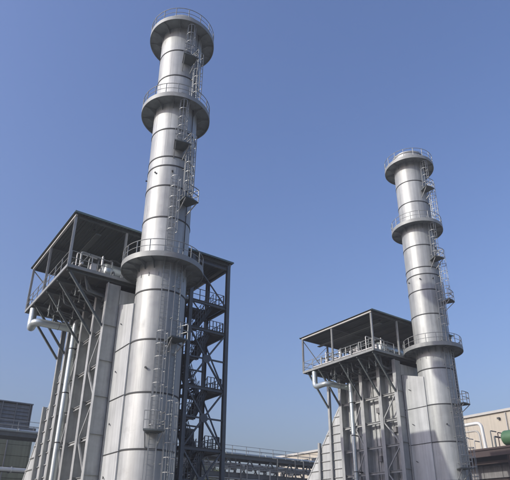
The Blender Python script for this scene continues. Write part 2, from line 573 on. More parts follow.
def make_boiler():
    root = thing('boiler', (0, 9, 0), 'grey heat recovery boiler with deep vertical ribs beside the nearer left stack', 'boiler',
                 'heat recovery boilers')
    MB().box(-1.9, 1.9, 3.05, 11.15, 0.05, 17.55).build('inner_casing', 'core', root)
    levels = [0.2] + BEAMS + [17.7]
    for s in (-1, 1):
        # casing panels: each bay split in three upright plates
        for i in range(3):
            y0, y1 = COLS[i], COLS[i + 1]
            n = 3 if i < 2 else 4
            for k in range(n):
                a = y0 + (y1 - y0) * k / n + 0.02
                b_ = y0 + (y1 - y0) * (k + 1) / n - 0.02
                for j in range(len(levels) - 1):
                    d = random.uniform(-0.012, 0.012)
                    MB().box(*sorted((s * (PX - 0.11), s * (PX + d))), a, b_, levels[j] + 0.015, levels[j + 1] - 0.015).build('casing_panel', 'casing', root)
                if k:
                    yy = y0 + (y1 - y0) * k / n
                    MB().box(*sorted((s * (PX - 0.02), s * (PX + 0.17))), yy - 0.035, yy + 0.035, 0.2, 17.6).build('stiffener', 'steel', root)
            for z in BEAMS:
                MB().ibeam((s * 2.62, y0 + 0.1, z), (s * 2.62, y1 - 0.1, z), 0.22, 0.24, 0.03).build('beam', 'steel', root)
        # deep rib columns
        tops = {2.95: 18.95, 5.2: 18.95, 7.8: 18.95, 11.2: 18.95, 13.1: 18.3, 15.1: 11.75}
        for y, zt in tops.items():
            inner = PX - 0.05 if y < 12 else 2.6
            fw = 0.44 if y < 12 else 0.30
            c = MB()
            c.box(*sorted((s * (CX - 0.05), s * CX)), y - fw / 2, y + fw / 2, 0, zt)
            c.box(*sorted((s * inner, s * (CX - 0.05))), y - 0.05, y + 0.05, 0.01, zt - 0.01)
            co = c.build('column', 'steel', root)
            for z in BEAMS:
                if z < zt - 0.5:
                    MB().box(*sorted((s * (inner + 0.06), s * (CX - 0.055))), y - fw / 2 + 0.03, y - 0.05, z + 0.16, z + 0.19).build('web_plate', 'steel', co)
            MB().box(*sorted((s * (inner - 0.1), s * (CX + 0.2))), y - 0.35, y + 0.35, 0.0, 0.035).build('base_plate', 'steel', co)
        # knee braces up to the service platform
        for y in (2.95, 5.2, 7.8, 11.2, 13.1):
            if s > 0 and y < 7:
                continue
            xe = 5.85 if s < 0 else 3.7
            MB().ibeam((s * (CX + 0.02), y, 15.5), (s * xe, y, 19.05), 0.15, 0.17, 0.025).build('knee_brace', 'brace', root)
        # diagonal bracing in the first bay, and beside the silver downpipe
        for j in range(1, len(BEAMS) - 1):
            z0, z1 = BEAMS[j], BEAMS[j + 1]
            if j in (1, 3):      # K bracing over two storeys, its point towards the second column
                zt = BEAMS[j + 2] if j + 2 < len(BEAMS) else 17.6
                MB().bar((s * 2.85, 3.15, z0 + 0.12), (s * 2.85, 4.95, z1 - 0.25), 0.11, 0.11).bar((s * 2.85, 4.95, z1 - 0.25), (s * 2.85, 4.95, z1 + 0.25), 0.12, 0.12).bar((s * 2.85, 4.95, z1 + 0.25), (s * 2.85, 3.15, zt - 0.12), 0.11, 0.11).build('diagonal_brace', 'steel', root)
            if j % 2:
                MB().bar((s * 2.82, 8.0, z0 + 0.15), (s * 2.82, 9.2, z1 - 0.15), 0.10, 0.10).build('diagonal_brace', 'steel', root)
            else:
                MB().bar((s * 2.82, 9.2, z0 + 0.15), (s * 2.82, 8.0, z1 - 0.15), 0.10, 0.10).build('diagonal_brace', 'steel', root)
        # inlet duct side: rows of plates in three bays under a sloping top edge
        rows = [15.3 - 0.947 * k for k in range(17)]
        for k in range(len(rows)):
            zt, zb = rows[k], max(rows[k] - 0.947, 0.25)
            if zt < 0.4:
                break
            for (a, b_) in ((11.3, 13.05), (13.15, 15.05), (15.15, 26.0)):
                e0, e1 = slope_y(zt), slope_y(zb)
                if e1 <= a + 0.05:
                    continue
                t0, t1 = min(b_, e0), min(b_, e1)
                t0 = max(t0, a)
                poly = [(a, zb + 0.012), (t1, zb + 0.012), (t0, zt - 0.012), (a, zt - 0.012)] if t0 > a + 0.01 else [(a, zb + 0.012), (t1, zb + 0.012), (a, zb + 0.012 + (t1 - a) * 1.29)]
                MB().prism(poly, 'x', *sorted((s * 2.55, s * (2.65 + random.uniform(-0.008, 0.008))))).build('duct_panel', 'clad', root)
            e = min(slope_y(zb), 24)
            MB().box(*sorted((s * 2.56, s * 2.76)), 11.3, e - 0.05, zb - 0.03, zb + 0.03).build('stiffener', 'steel', root)
        # outlet duct side plates between casing and stack
        dz = [0.3, 3.1, 6.5, 10.1, 13.65, 17.4]
        for j in range(5):
            zt = dz[j + 1] - 0.02
            MB().prism([(0.2, dz[j] + 0.02), (2.88, dz[j] + 0.02), (2.88, zt), (0.2, zt if j < 4 else zt - 0.75)], 'x', *sorted((s * 1.8, s * 1.9))).build('outlet_duct_panel', 'clad', root)
            MB().box(*sorted((s * 1.82, s * 1.935)), 0.25, 2.87, dz[j] - 0.03, dz[j] + 0.03).build('joint_flange', 'ring', root)
            MB().bar((s * 1.9, 2.2, dz[j] + 2.05), (s * 2.02, 1.9, dz[j] + 1.9), 0.05, 0.05).build('lifting_lug', 'ring', root)
        MB().box(*sorted((s * 1.9, s * 1.98)), 2.62, 2.72, 0.3, 17.4).build('corner_strip', 'steel', root)
    MB().prism([(0.9, 16.74), (2.87, 17.27), (2.87, 17.37), (0.9, 16.84)], 'x', -1.79, 1.79).build('outlet_duct_top', 'clad', root)
    MB().box(-1.78, 1.78, 0.9, 2.9, 0.3, 16.7).build('outlet_duct_core', 'core', root)
    # casing end wall above the outlet duct
    MB().box(-PX, PX, 2.9, 3.0, 17.42, 18.6).build('end_wall', 'casing', root)
    # inlet duct top plate and core
    MB().prism([(11.25, 15.9), (11.5, 15.75), (slope_y(0.4), 0.3), (slope_y(0.4) - 0.15, 0.3), (11.4, 15.6), (11.25, 15.6)], 'x', -2.7, 2.7).build('inlet_duct_top', 'clad', root)
    MB().prism([(11.25, 0.2), (slope_y(0.4) - 0.3, 0.3), (11.4, 15.3), (11.25, 15.3)], 'x', -2.5, 2.5).build('inlet_duct_core', 'core', root)
    MB().box(-2.5, 2.5, 11.16, 11.24, 0.2, 17.6).build('front_wall', 'casing', root)
    for (y, z) in ((4.1, 6.3), (6.5, 8.9), (6.3, 13.9), (10.4, 9.2), (4.2, 11.6)):
        jb = MB().box(-2.28, -2.04, y - 0.2, y + 0.2, z, z + 0.55).build('junction_box', 'greywall', root)
        MB().tube([(-2.16, y, z - 0.002), (-2.16, y, max(0.3, z - 4.5))], 0.03, 6).build('conduit', 'ring', jb)
    # bright vertical downpipe and its clamps
    dp = MB().tube(pipe_path([(-3.0, 9.35, 0.2), (-3.0, 9.35, 17.9), (-1.9, 9.35, 17.9)], 0.5), 0.235, 16).build('downpipe', 'pipe', root)
    for z in (4.2, 8.0, 11.8, 15.4):
        MB().box(-2.8, -1.95, 9.29, 9.41, z, z + 0.12).build('pipe_clamp', 'ring', dp)
        MB().lathe([(0.237, z), (0.262, z), (0.262, z + 0.08), (0.237, z + 0.08)], 16, (-3.0, 9.35)).build('clamp_ring', 'ring', dp)
    # risers, headers and small valves crowded under the platform
    rnd = random.Random(3)
    for z, r in ((18.35, 0.17), (17.75, 0.12)):
        MB().tube([(-2.5, 3.3, z), (-2.5, 11.0, z)], r, 10).build('header_pipe', 'darkpipe', root)
    for k in range(14):
        y = 3.4 + k * 0.54
        xx = -2.05 - rnd.random() * 0.3
        MB().tube(pipe_path([(xx - 0.15, y, 19.2), (xx - 0.15, y, 18.3 - rnd.random() * 0.5), (-1.8, y + 0.2, 17.6)], 0.15), 0.055, 7).build('riser_pipe', 'darkpipe', root)
    for k in range(9):
        y = 3.8 + k * 0.95
        x = -3.3 - rnd.random() * 2.0
        z = 18.0 + rnd.random() * 0.6
        v_ = MB().tube([(x, y, z - 0.45), (x, y, 19.2)], 0.045, 7)
        v_.tube([(x, y, z - 0.06), (x, y, z + 0.12)], 0.07, 10)
        v_.tube([(x - 0.16, y, z + 0.03), (x + 0.16, y, z + 0.03)], 0.035, 8)
        v_.lathe([(0.03, z - 0.47), (0.10, z - 0.47), (0.10, z - 0.45), (0.03, z - 0.45)], 12, (x, y))
        v_.build('drain_valve', 'brace', root)
    for k in range(15):
        y = 3.3 + k * 0.62
        z = 17.7 + rnd.random() * 1.2
        MB().tube(pipe_path([(-5.2 + rnd.random(), y, 19.2), (-5.2 + rnd.random() * 1.6, y + 0.1, z), (-2.0, y + 0.3, z - 0.2)], 0.2), rnd.uniform(0.04, 0.09), 8).build('drain_pipe', 'darkpipe', root)
    return root


# ================================================================== service platform with canopy
DX0, DX1, DY0, DY1 = -6.18, 3.75, 2.67, 13.86
DZ = 19.5
RX1 = 7.72
RZ = 23.55


def railing(parent, a, b, z, h=1.1, name='guard_rail', mt='rail', toe=True, sp=1.5):
    a = Vector((a[0], a[1], z))
    b = Vector((b[0], b[1], z))
    L = (b - a).length
    n = max(1, int(round(L / sp)))
    r = MB()
    for zz in (h, h * 0.52):
        r.tube([a + Vector((0, 0, zz)), b + Vector((0, 0, zz))], 0.028, 6)
    for i in range(n + 1):
        p = a.lerp(b, i / n)
        r.bar(p, p + Vector((0, 0, h)), 0.055, 0.055)
    if toe:
        r.bar(a + Vector((0, 0, 0.07)), b + Vector((0, 0, 0.07)), 0.012, 0.14)
    return r.build(name, mt, parent)


def make_platform():
    root = thing('service_platform', (0, 8, DZ), 'roofed service platform with dark canopy and railings on top of the left boiler', 'platform',
                 'roofed boiler platforms')
    nx, ny = 5, 5
    wx, wy = (DX1 - DX0 - 0.2) / nx, (DY1 - DY0 - 0.2) / ny
    dm = MB().box(-wx / 2 + 0.012, wx / 2 - 0.012, -wy / 2 + 0.012, wy / 2 - 0.012, -0.05, 0.0).mesh('deck_plate', M['deck'])
    for i in range(nx):
        for j in range(ny):
            place('deck_plate', dm, root, (DX0 + 0.1 + wx * (i + 0.5), DY0 + 0.1 + wy * (j + 0.5), DZ))
    # edge channels
    MB().box(DX0, DX0 + 0.09, DY0, DY1, DZ - 0.22, DZ + 0.02).build('edge_channel', 'fascia', root)
    MB().box(DX0 + 0.093, DX1, DY0, DY0 + 0.09, DZ - 0.22, DZ + 0.02).build('edge_channel', 'fascia', root)
    MB().box(DX0 + 0.093, DX1, DY1 - 0.09, DY1, DZ - 0.22, DZ + 0.02).build('edge_channel', 'fascia', root)
    MB().box(DX1 - 0.09, DX1, DY0 + 0.093, DY1 - 0.093, DZ - 0.30, DZ + 0.018).build('edge_channel', 'fascia', root)
    for y in (2.95, 5.2, 7.8, 11.2, 13.1):
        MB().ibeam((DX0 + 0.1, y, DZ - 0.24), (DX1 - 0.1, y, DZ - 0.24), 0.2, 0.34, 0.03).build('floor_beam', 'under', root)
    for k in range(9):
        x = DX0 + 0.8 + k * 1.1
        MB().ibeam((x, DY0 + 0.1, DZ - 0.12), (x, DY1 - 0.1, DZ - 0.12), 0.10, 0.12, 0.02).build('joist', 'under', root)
    # posts
    posts = [(DX0 + 0.08, DY0 + 0.07), (DX0 + 0.08, 8.75), (DX0 + 0.08, DY1 - 0.07), (-2.05, DY0 + 0.07), (-2.05, DY1 - 0.07), (3.6, DY1 - 0.07), (3.6, 8.75)]
    for x, y in posts:
        MB().ibeam((x, y, DZ), (x, y, RZ - 0.12), 0.17, 0.17, 0.025).build('post', 'steel', root)
    # canopy frame
    for y in (DY0 + 0.07, 8.75, DY1 - 0.07):
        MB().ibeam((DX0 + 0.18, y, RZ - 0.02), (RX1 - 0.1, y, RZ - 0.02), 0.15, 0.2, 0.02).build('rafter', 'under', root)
    MB().box(DX0, DX0 + 0.14, DY0 - 0.05, DY1 + 0.05, RZ - 0.06, RZ + 0.10).build('eave_beam', 'trim', root)
    MB().box(RX1 - 0.14, RX1, DY0 - 0.05, DY1 + 0.05, RZ - 0.13, RZ + 0.10).build('eave_beam', 'steel', root)
    for k in range(9):
        x = DX0 + 0.9 + k * 1.55
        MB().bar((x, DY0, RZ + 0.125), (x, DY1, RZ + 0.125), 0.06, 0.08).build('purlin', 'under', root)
    # corrugated sheets, each with raised ribs
    ns = 14
    w = (RX1 - DX0 + 0.3) / ns
    prof = []
    nr = 4
    for i in range(nr):
        u = w * i / nr
        q = w / nr
        prof += [(u, 0.0), (u + q * 0.55, 0.0), (u + q * 0.68, 0.045), (u + q * 0.87, 0.045)]
    prof.append((w + 0.05, 0.0))
    poly = prof + [(a, b + 0.012) for a, b in reversed(prof)]
    sm = MB().prism(poly, 'y', DY0 - 0.25 - 8, DY1 + 0.25 - 8).mesh('roof_sheet', M['roofsheet'])
    for i in range(ns):
        place('roof_sheet', sm, root, (DX0 - 0.15 + w * i, 8, RZ + 0.17 + (i % 2) * 0.014))
    # verge flashing
    MB().box(DX0 - 0.14, RX1 + 0.14, DY0 - 0.30, DY0 - 0.26, RZ + 0.10, RZ + 0.25).build('verge_flashing', 'teal', root)
    MB().box(DX0 - 0.14, RX1 + 0.14, DY1 + 0.26, DY1 + 0.30, RZ + 0.10, RZ + 0.25).build('verge_flashing', 'teal', root)
    # rod bracing in the far end bay
    MB().tube([(DX0 + 0.1, DY1 - 0.07, RZ - 0.2), (-2.1, DY1 - 0.07, DZ + 0.1)], 0.05, 6).tube([(-2.1, DY1 - 0.0, RZ - 0.2), (DX0 + 0.1, DY1 - 0.0, DZ + 0.1)], 0.03, 6).build('rod_brace', 'trim', root)
    # railings
    railing(root, (DX0 + 0.05, DY0 + 0.2), (DX0 + 0.05, DY1 - 0.2), DZ + 0.02, toe=False)
    railing(root, (DX0 + 0.2, DY0 + 0.05), (-2.9, DY0 + 0.05), DZ + 0.02, toe=False)
    railing(root, (DX0 + 0.2, DY1 - 0.05), (DX1, DY1 - 0.05), DZ + 0.02, toe=False)
    # pipework, cable tray and boxes along the open side of the deck
    rp = random.Random(11)
    for k in range(9):
        y = 3.6 + k * 1.08
        x = -5.45 + rp.random() * 0.9
        h = rp.uniform(0.9, 2.3)
        MB().tube(pipe_path([(x, y, DZ), (x, y, DZ + h), (x + 1.6, y + 0.1, DZ + h)], 0.15), rp.uniform(0.035, 0.085), 8).build('upright_pipe', rp.choice(('darkpipe', 'rail', 'valve')), root)
    for (y, w_, h) in ((4.4, 0.5, 1.3), (7.3, 0.7, 1.6), (10.6, 0.6, 1.4), (12.6, 0.5, 1.1)):
        MB().box(-4.0, -3.6, y - w_ / 2, y + w_ / 2, DZ + 0.1, DZ + h).build('control_box', 'valve', root)
    MB().tube([(-5.0, 3.2, DZ + 0.62), (-5.0, 13.2, DZ + 0.62)], 0.09, 8).build('header_pipe', 'valve', root)
    MB().tube([(-4.5, 3.2, DZ + 1.5), (-4.5, 13.2, DZ + 1.5)], 0.06, 8).build('header_pipe', 'darkpipe', root)
    MB().box(-4.3, -3.9, 3.2, 13.2, RZ - 0.75, RZ - 0.67).build('cable_tray', 'under', root)
    railing(root, (-3.3, 3.4), (-3.3, 13.0), DZ + 0.02, toe=False)
    # lamp hanging from canopy edge
    MB().tube([(-4.6, DY0 + 0.25, RZ - 0.1), (-4.6, DY0 + 0.25, RZ - 0.45)], 0.02, 6).lathe([(0.02, RZ - 0.42), (0.16, RZ - 0.58), (0.14, RZ - 0.60), (0.02, RZ - 0.46)], 12, (-4.6, DY0 + 0.25)).build('hanging_lamp', 'ring', root)
    return root


def make_drum(y, z, r, x0, x1, label):
    root = thing('steam_drum', ((x0 + x1) / 2, y, DZ), label, 'tank', 'steam drums under the canopies')
    pts = []
    rad = []
    for i in range(7):
        t = i / 6 * PI / 2
        pts.append((x0 - 0.45 * r * math.cos(t), y, z))
        rad.append(max(0.01, r * math.sin(t)))
    pts.append((x1, y, z))
    rad.append(r)
    for i in range(1, 7):
        t = PI / 2 - i / 6 * PI / 2
        pts.append((x1 + 0.45 * r * math.cos(t), y, z))
        rad.append(max(0.01, r * math.sin(t)))
    MB().tube(pts, rad, 32, False).build('shell', 'pipe', root)
    for x in (x0 + 0.7, x1 - 0.7):
        MB().box(x - 0.12, x + 0.12, y - r * 0.8, y + r * 0.8, DZ, z - r * 0.55).build('saddle', 'steel', root)
    k = 0
    for x in (x0 + 0.5, x0 + 1.6, x1 - 1.4):
        MB().tube([(x, y, z + r * 0.9), (x, y, z + r + 0.45)], 0.09, 10).tube([(x, y, z + r + 0.4), (x, y, z + r + 0.46)], 0.17, 12).build('nozzle', 'darkpipe', root)
    MB().tube([(x0 - 0.44 * r, y, z), (x0 - 0.6 * r, y, z)], 0.26, 14).build('manway', 'steel', root)
    for i, x in enumerate((x0 + 0.35, x0 + 1.1, x0 + 2.3)):
        MB().tube(pipe_path([(x, y - r * 0.75, z - 0.2), (x, y - r - 0.35, z - 0.2), (x, y - r - 0.35, DZ)], 0.2), 0.06 + 0.02 * i, 9).build('connecting_pipe', 'darkpipe', root)
        MB().tube(pipe_path([(x - 0.5, y + 0.2, z + r + 0.3), (x - 1.6, y + 0.2, z + r + 0.3 + 0.2 * i), (x - 1.6, y + 0.3, DZ)], 0.25), 0.07, 9).build('connecting_pipe', 'darkpipe', root)
    MB().tube([(x0 - 0.6, y - r - 0.2, DZ), (x0 - 0.6, y - r - 0.2, z + 0.9)], 0.05, 8).tube([(x0 - 0.6, y - r - 0.2, z + 0.1), (x0 - 0.6, y - r - 0.2, z + 0.8)], 0.09, 10).build('level_gauge', 'valve', root)
    return root


def make_valve_group(x, y, h, r, label, name='safety_valve', cat='valve'):
    root = thing(name, (x, y, DZ), label, cat, 'equipment on the boiler platforms')
    MB().tube([(x, y, DZ), (x, y, DZ + h)], r, 14).build('body', 'valve', root)
    MB().tube([(x, y, DZ + h * 0.45), (x, y, DZ + h * 0.45 + 0.08)], r * 1.5, 14).build('flange', 'steel', root)
    MB().tube([(x, y, DZ + h), (x, y, DZ + h + 0.06)], r * 1.45, 14).build('flange', 'steel', root)
    MB().tube(pipe_path([(x, y, DZ + h), (x, y, DZ + h + 0.4), (x + 1.2, y + 0.1, DZ + h + 0.4)], 0.25), r * 0.5, 10).build('outlet_pipe', 'darkpipe', root)
    b = MB().lathe([(r * 1.1, DZ + h * 0.72), (r * 1.5, DZ + h * 0.72), (r * 1.5, DZ + h * 0.72 + 0.05), (r * 1.1, DZ + h * 0.72 + 0.05)], 14, (x - r * 1.4, y))
    b.build('hand_wheel', 'ring', root)
    return root


def make_steam_pipe():
    root = thing('steam_pipe', (-5.8, 12.1, 17.0), 'thick pale bent pipe hanging under the far corner of the left platform', 'pipe', 'bent steam pipes')
    p = pipe_path([(-5.82, 12.2, 19.18), (-5.82, 12.2, 17.35), (-6.05, 10.1, 17.35), (-1.95, 9.95, 17.35)], 0.62)
    MB().tube(p, 0.31, 20).build('pipe_run', 'pipe', root)
    for t in ((-4.2, 10.04), (-2.9, 9.99)):
        MB().tube([(t[0], t[1], 17.35), (t[0] + 0.06, t[1], 17.35)], 0.33, 20).build('cladding_band', 'steel', root)
    return root


# ================================================================== stair tower
TX0, TX1, TY0, TY1 = 3.95, 7.5, 2.72, 6.1
TZ = [3.0, 7.6, 12.2, 17.0]


def make_tower():
    root = thing('stair_tower', (5.7, 4.4, 0), 'dark blue-grey steel stair tower with cross braces right of the left stack', 'stair tower',
                 'stair towers beside the stacks')
    for x in (TX0, TX1):
        for y in (TY0, TY1):
            c = MB()
            c.ibeam((x, y, 0), (x, y, RZ - 0.14), 0.30, 0.30, 0.03, (1, 0, 0) if y == TY1 else (0, 1, 0))
            c.build('column', 'tower', root)
    for z in TZ + [19.35, 23.1]:
        for y in (TY0, TY1):
            MB().ibeam((TX0 + 0.16, y, z), (TX1 - 0.16, y, z), 0.18, 0.26, 0.025).build('beam', 'tower', root)
        for x in (TX0, TX1):
            MB().ibeam((x, TY0 + 0.17, z), (x, TY1 - 0.17, z), 0.18, 0.26, 0.025).build('beam', 'tower', root)
    zz = [0.2] + TZ
    for y, sy in ((TY0, -1), (TY1, 1)):
        for j in range(1, 4):
            z0, z1 = TZ[j - 1] + 0.15, TZ[j] - 0.15
            xm, zm = (TX0 + TX1) / 2 - 0.05, (z0 + z1) / 2
            for (x, z) in ((TX0 + 0.15, z0), (TX1 - 0.15, z0), (TX0 + 0.15, z1), (TX1 - 0.15, z1), (TX0 + 0.15, zm), (TX1 - 0.15, zm)):
                MB().bar((x, y, z), (xm + (x - xm) * 0.1, y, zm + (z - zm) * 0.1), 0.12, 0.12).build('cross_brace', 'tower', root)
            oct_ = [(xm + 0.36 * math.cos(PI / 8 + k * PI / 4), zm + 0.36 * math.sin(PI / 8 + k * PI / 4)) for k in range(8)]
            MB().prism(oct_, 'y', y - 0.09, y - 0.065).build('gusset_plate', 'tower', root)
        MB().bar((TX1 - 0.15, y, 19.5), (TX0 + 0.15, y, 22.9), 0.09, 0.09).build('cross_brace', 'tower', root)
    for x in (TX1,):
        for j in range(0, 4):
            z0, z1 = (zz[j] + 0.15, zz[j + 1] - 0.15)
            MB().bar((x, TY0 + 0.15, z0), (x, TY1 - 0.15, z1), 0.10, 0.10).build('cross_brace', 'tower', root)
    # landings and flights
    lanes = ((2.95, 4.25), (4.55, 5.85))
    xl, xr = 4.95, 6.35
    levels = [0.0] + TZ + [DZ]

    def landing(x0, x1, z, y0=2.9, y1=5.95):
        lo = MB().box(x0, x1, y0, y1, z - 0.07, z - 0.01).build('landing', 'stair', root)
        for ye in (y0, y1 - 0.05):
            MB().box(x0, x1, ye, ye + 0.05, z - 0.2, z - 0.072).build('landing_edge', 'tower', lo)
        return lo

    def flight(xa, za, xb, zb, lane):
        y0, y1 = lanes[lane]
        first = None
        for y in (y0 + 0.03, y1 - 0.03):
            fo = MB().bar((xa, y, za - 0.08), (xb, y, zb - 0.08), 0.03, 0.30).build('stringer', 'stair', root)
            first = first or fo
            h = MB()
            for d in (0.55, 1.0):
                h.tube([(xa, y, za + d), (xb, y, zb + d)], 0.024, 6)
            for i in range(8):
                u = i / 7
                x, z = xa + (xb - xa) * u, za + (zb - za) * u
                h.bar((x, y, z), (x, y, z + 1.0), 0.045, 0.045)
            h.build('handrail', 'tower', fo)
        n = max(3, int(round(abs(zb - za) / 0.21)))
        for i in range(1, n):
            u = i / n
            x, z = xa + (xb - xa) * u, za + (zb - za) * u
            MB().box(x - 0.13, x + 0.13, y0 + 0.05, y1 - 0.05, z - 0.035, z + 0.02).build('tread', 'stair', first)

    for k in range(len(levels) - 1):
        z0, z1 = levels[k], levels[k + 1]
        zm = (z0 + z1) / 2 if z1 - z0 > 3.2 else None
        if k:
            lo = landing(xr - 0.35, TX1 - 0.16, z0)
            railing(root, (xr - 0.35, 2.93), (TX1 - 0.2, 2.93), z0, 1.05, mt='tower', sp=0.3)
            railing(root, (TX1 - 0.2, 3.0), (TX1 - 0.2, 5.9), z0, 1.05, mt='tower', sp=0.4)
            railing(root, (xr - 0.3, 5.92), (TX1 - 0.2, 5.92), z0, 1.05, mt='tower', sp=0.4)
        if zm:
            landing(TX0 + 0.16, xl, zm)
            railing(root, (TX0 + 0.2, 2.93), (xl, 2.93), zm, 1.05, mt='tower', sp=0.3)
            railing(root, (TX0 + 0.2, 3.0), (TX0 + 0.2, 5.9), zm, 1.05, mt='tower', sp=0.4)
            flight(xr - 0.35, z0, xl, zm, 1)
            flight(xl, zm, xr - 0.35, z1, 0)
        else:
            flight(xl - 0.3, z0 + 0.0, xr - 0.1, z1, 0)
            landing(TX0 + 0.16, xl - 0.3, z0)
    landing(xr - 0.1, TX1 - 0.16, DZ)
    landing(TX0 + 0.16, xr - 0.1, DZ + 0.01, 4.4)
    railing(root, (TX0 + 0.2, 2.95), (TX1 - 0.2, 2.95), DZ, 1.1, mt='tower', sp=0.8)
    railing(root, (TX1 - 0.2, 3.0), (TX1 - 0.2, 5.9), DZ, 1.1, mt='tower', sp=0.7)
    # grey cabinet hung on the tower's rear side
    cb = MB().box(5.55, 6.35, 5.2, 5.85, 7.65, 9.5).build('cabinet', 'greywall', root)
    for (x, y, r) in ((4.35, 6.35, 0.09), (4.62, 6.38, 0.06), (4.85, 6.36, 0.08), (3.55, 3.4, 0.10), (3.5, 4.0, 0.07), (3.45, 4.7, 0.12)):
        MB().tube([(x, y, 0), (x, y, 18.9)], r, 8).build('riser_pipe', 'darkpipe', root)
    for z in (5.2, 9.8, 14.5):
        MB().box(4.05, 5.6, 5.95, 6.02, z, z + 1.3).build('side_screen', 'stair', root)
    # cable tray running up the inner columns
    MB().box(TX0 - 0.62, TX0 - 0.22, TY0 + 0.25, TY0 + 0.40, 0.0, 19.0).build('cable_tray', 'stair', root)
    return root


unit = [make_stack(), make_boiler(), make_platform(), make_steam_pipe(), make_tower()]
unit.append(make_drum(5.15, 20.75, 0.78, -2.6, 3.0, 'fat silver steam drum at the near end of the left canopy'))
unit.append(make_drum(9.9, 20.6, 0.62, -2.4, 3.0, 'slimmer silver steam drum deep under the left canopy'))
unit.append(make_valve_group(-4.75, 8.9, 1.5, 0.20, 'white upright safety valve in the middle of the left platform'))
unit.append(make_valve_group(-4.9, 6.1, 1.2, 0.14, 'thin white upright valve near the front of the left platform'))
unit.append(make_valve_group(-4.3, 11.6, 1.35, 0.16, 'white upright valve near the far end of the left platform'))
labels2 = ['silver exhaust stack on the right, farther, lower and narrower in the picture',
           'grey heat recovery boiler with sunlit ribs beside the farther right stack',
           'roofed service platform with pale edge beam on top of the right boiler',
           'thick pale bent pipe hanging under the far corner of the right platform',
           'steel stair tower mostly hidden behind the right stack',
           'fat silver steam drum at the near end of the right canopy',
           'slimmer silver steam drum deep under the right canopy',
           'white upright safety valve in the middle of the right platform',
           'thin white upright valve near the front of the right platform',
           'white upright valve near the far end of the right platform']
for o, lb in zip(unit, labels2):
    c = copy_tree(o)
    c.location = o.location + U2
    c['label'] = lb

# ================================================================== pipe rack behind the units
RY = 26.0
rack = thing('pipe_rack', (18, RY, 0), 'long dark steel pipe rack with truss and handrail behind the boilers', 'pipe rack')
for yy in (RY, RY + 2.4):
    MB().ibeam((-24, yy, 10.95), (52, yy, 10.95), 0.25, 0.42, 0.03).build('top_chord', 'darkpipe', rack)
    MB().ibeam((9, yy, 8.75), (52, yy, 8.75), 0.25, 0.55, 0.03).build('bottom_chord', 'darkpipe', rack)
    x = 9.0
    k = 0
    while x < 51.5:
        MB().bar((x, yy, 9.02), (x + 1.1, yy, 10.72), 0.14, 0.14).build('truss_web', 'darkpipe', rack)
        MB().bar((x + 1.1, yy, 10.72), (x + 2.2, yy, 9.02), 0.14, 0.14).build('truss_web', 'darkpipe', rack)
        if k % 2 == 0:
            MB().bar((x + 2.2, yy, 9.02), (x + 2.2, yy, 10.72), 0.12, 0.12).build('truss_post', 'darkpipe', rack)
        x += 3.3
        k += 1
for x in (-20, -9, 4.5, 13, 24.5, 36, 47):
    for yy in (RY, RY + 2.4):
        MB().ibeam((x, yy, 0), (x, yy, 8.45 if x > 8 else 10.7), 0.3, 0.3, 0.03).build('post', 'darkpipe', rack)
    MB().ibeam((x, RY - 0.3, 7.3), (x, RY + 2.7, 7.3), 0.2, 0.25, 0.03).build('cross_beam', 'darkpipe', rack)
    MB().ibeam((x, RY - 0.3, 9.85), (x, RY + 2.7, 9.85), 0.16, 0.16, 0.02).build('cross_beam', 'darkpipe', rack)
    MB().ibeam((x, RY + 0.1, 11.05), (x, RY + 2.3, 11.05), 0.16, 0.16, 0.02).build('cross_beam', 'darkpipe', rack)
rk = random.Random(21)
x = 10.0
while x < 50:
    zt = rk.choice((11.2, 10.0, 9.6))
    MB().tube(pipe_path([(x, RY - 0.28, rk.uniform(5.0, 7.0)), (x, RY - 0.28, zt), (x + rk.uniform(-0.8, 0.8), RY + 1.2, zt)], 0.15), rk.uniform(0.05, 0.11), 8).build('pipe_drop', rk.choice(('darkpipe', 'darkpipe', 'darkpipe', 'rail')), rack)
    if rk.random() < 0.6:
        MB().box(x + 0.3, x + 0.3 + rk.uniform(0.3, 0.9), RY - 0.2, RY - 0.08, 9.3, 9.3 + rk.uniform(0.3, 0.9)).build('junction_box', rk.choice(('greywall', 'trim')), rack)
    x += rk.uniform(0.9, 1.9)
for zz, r_ in ((9.55, 0.07), (9.75, 0.05), (8.3, 0.10), (8.05, 0.07)):
    MB().tube([(9, RY - 0.22, zz), (52, RY - 0.22, zz)], r_, 8).build('bracketed_line', 'rail', rack)
railing(rack, (-24, RY - 0.1), (52, RY - 0.1), 11.2, 1.1, mt='rail', toe=False, sp=2.2)
railing(rack, (-24, RY + 2.5), (52, RY + 2.5), 11.2, 1.1, mt='rail', toe=False, sp=2.2)
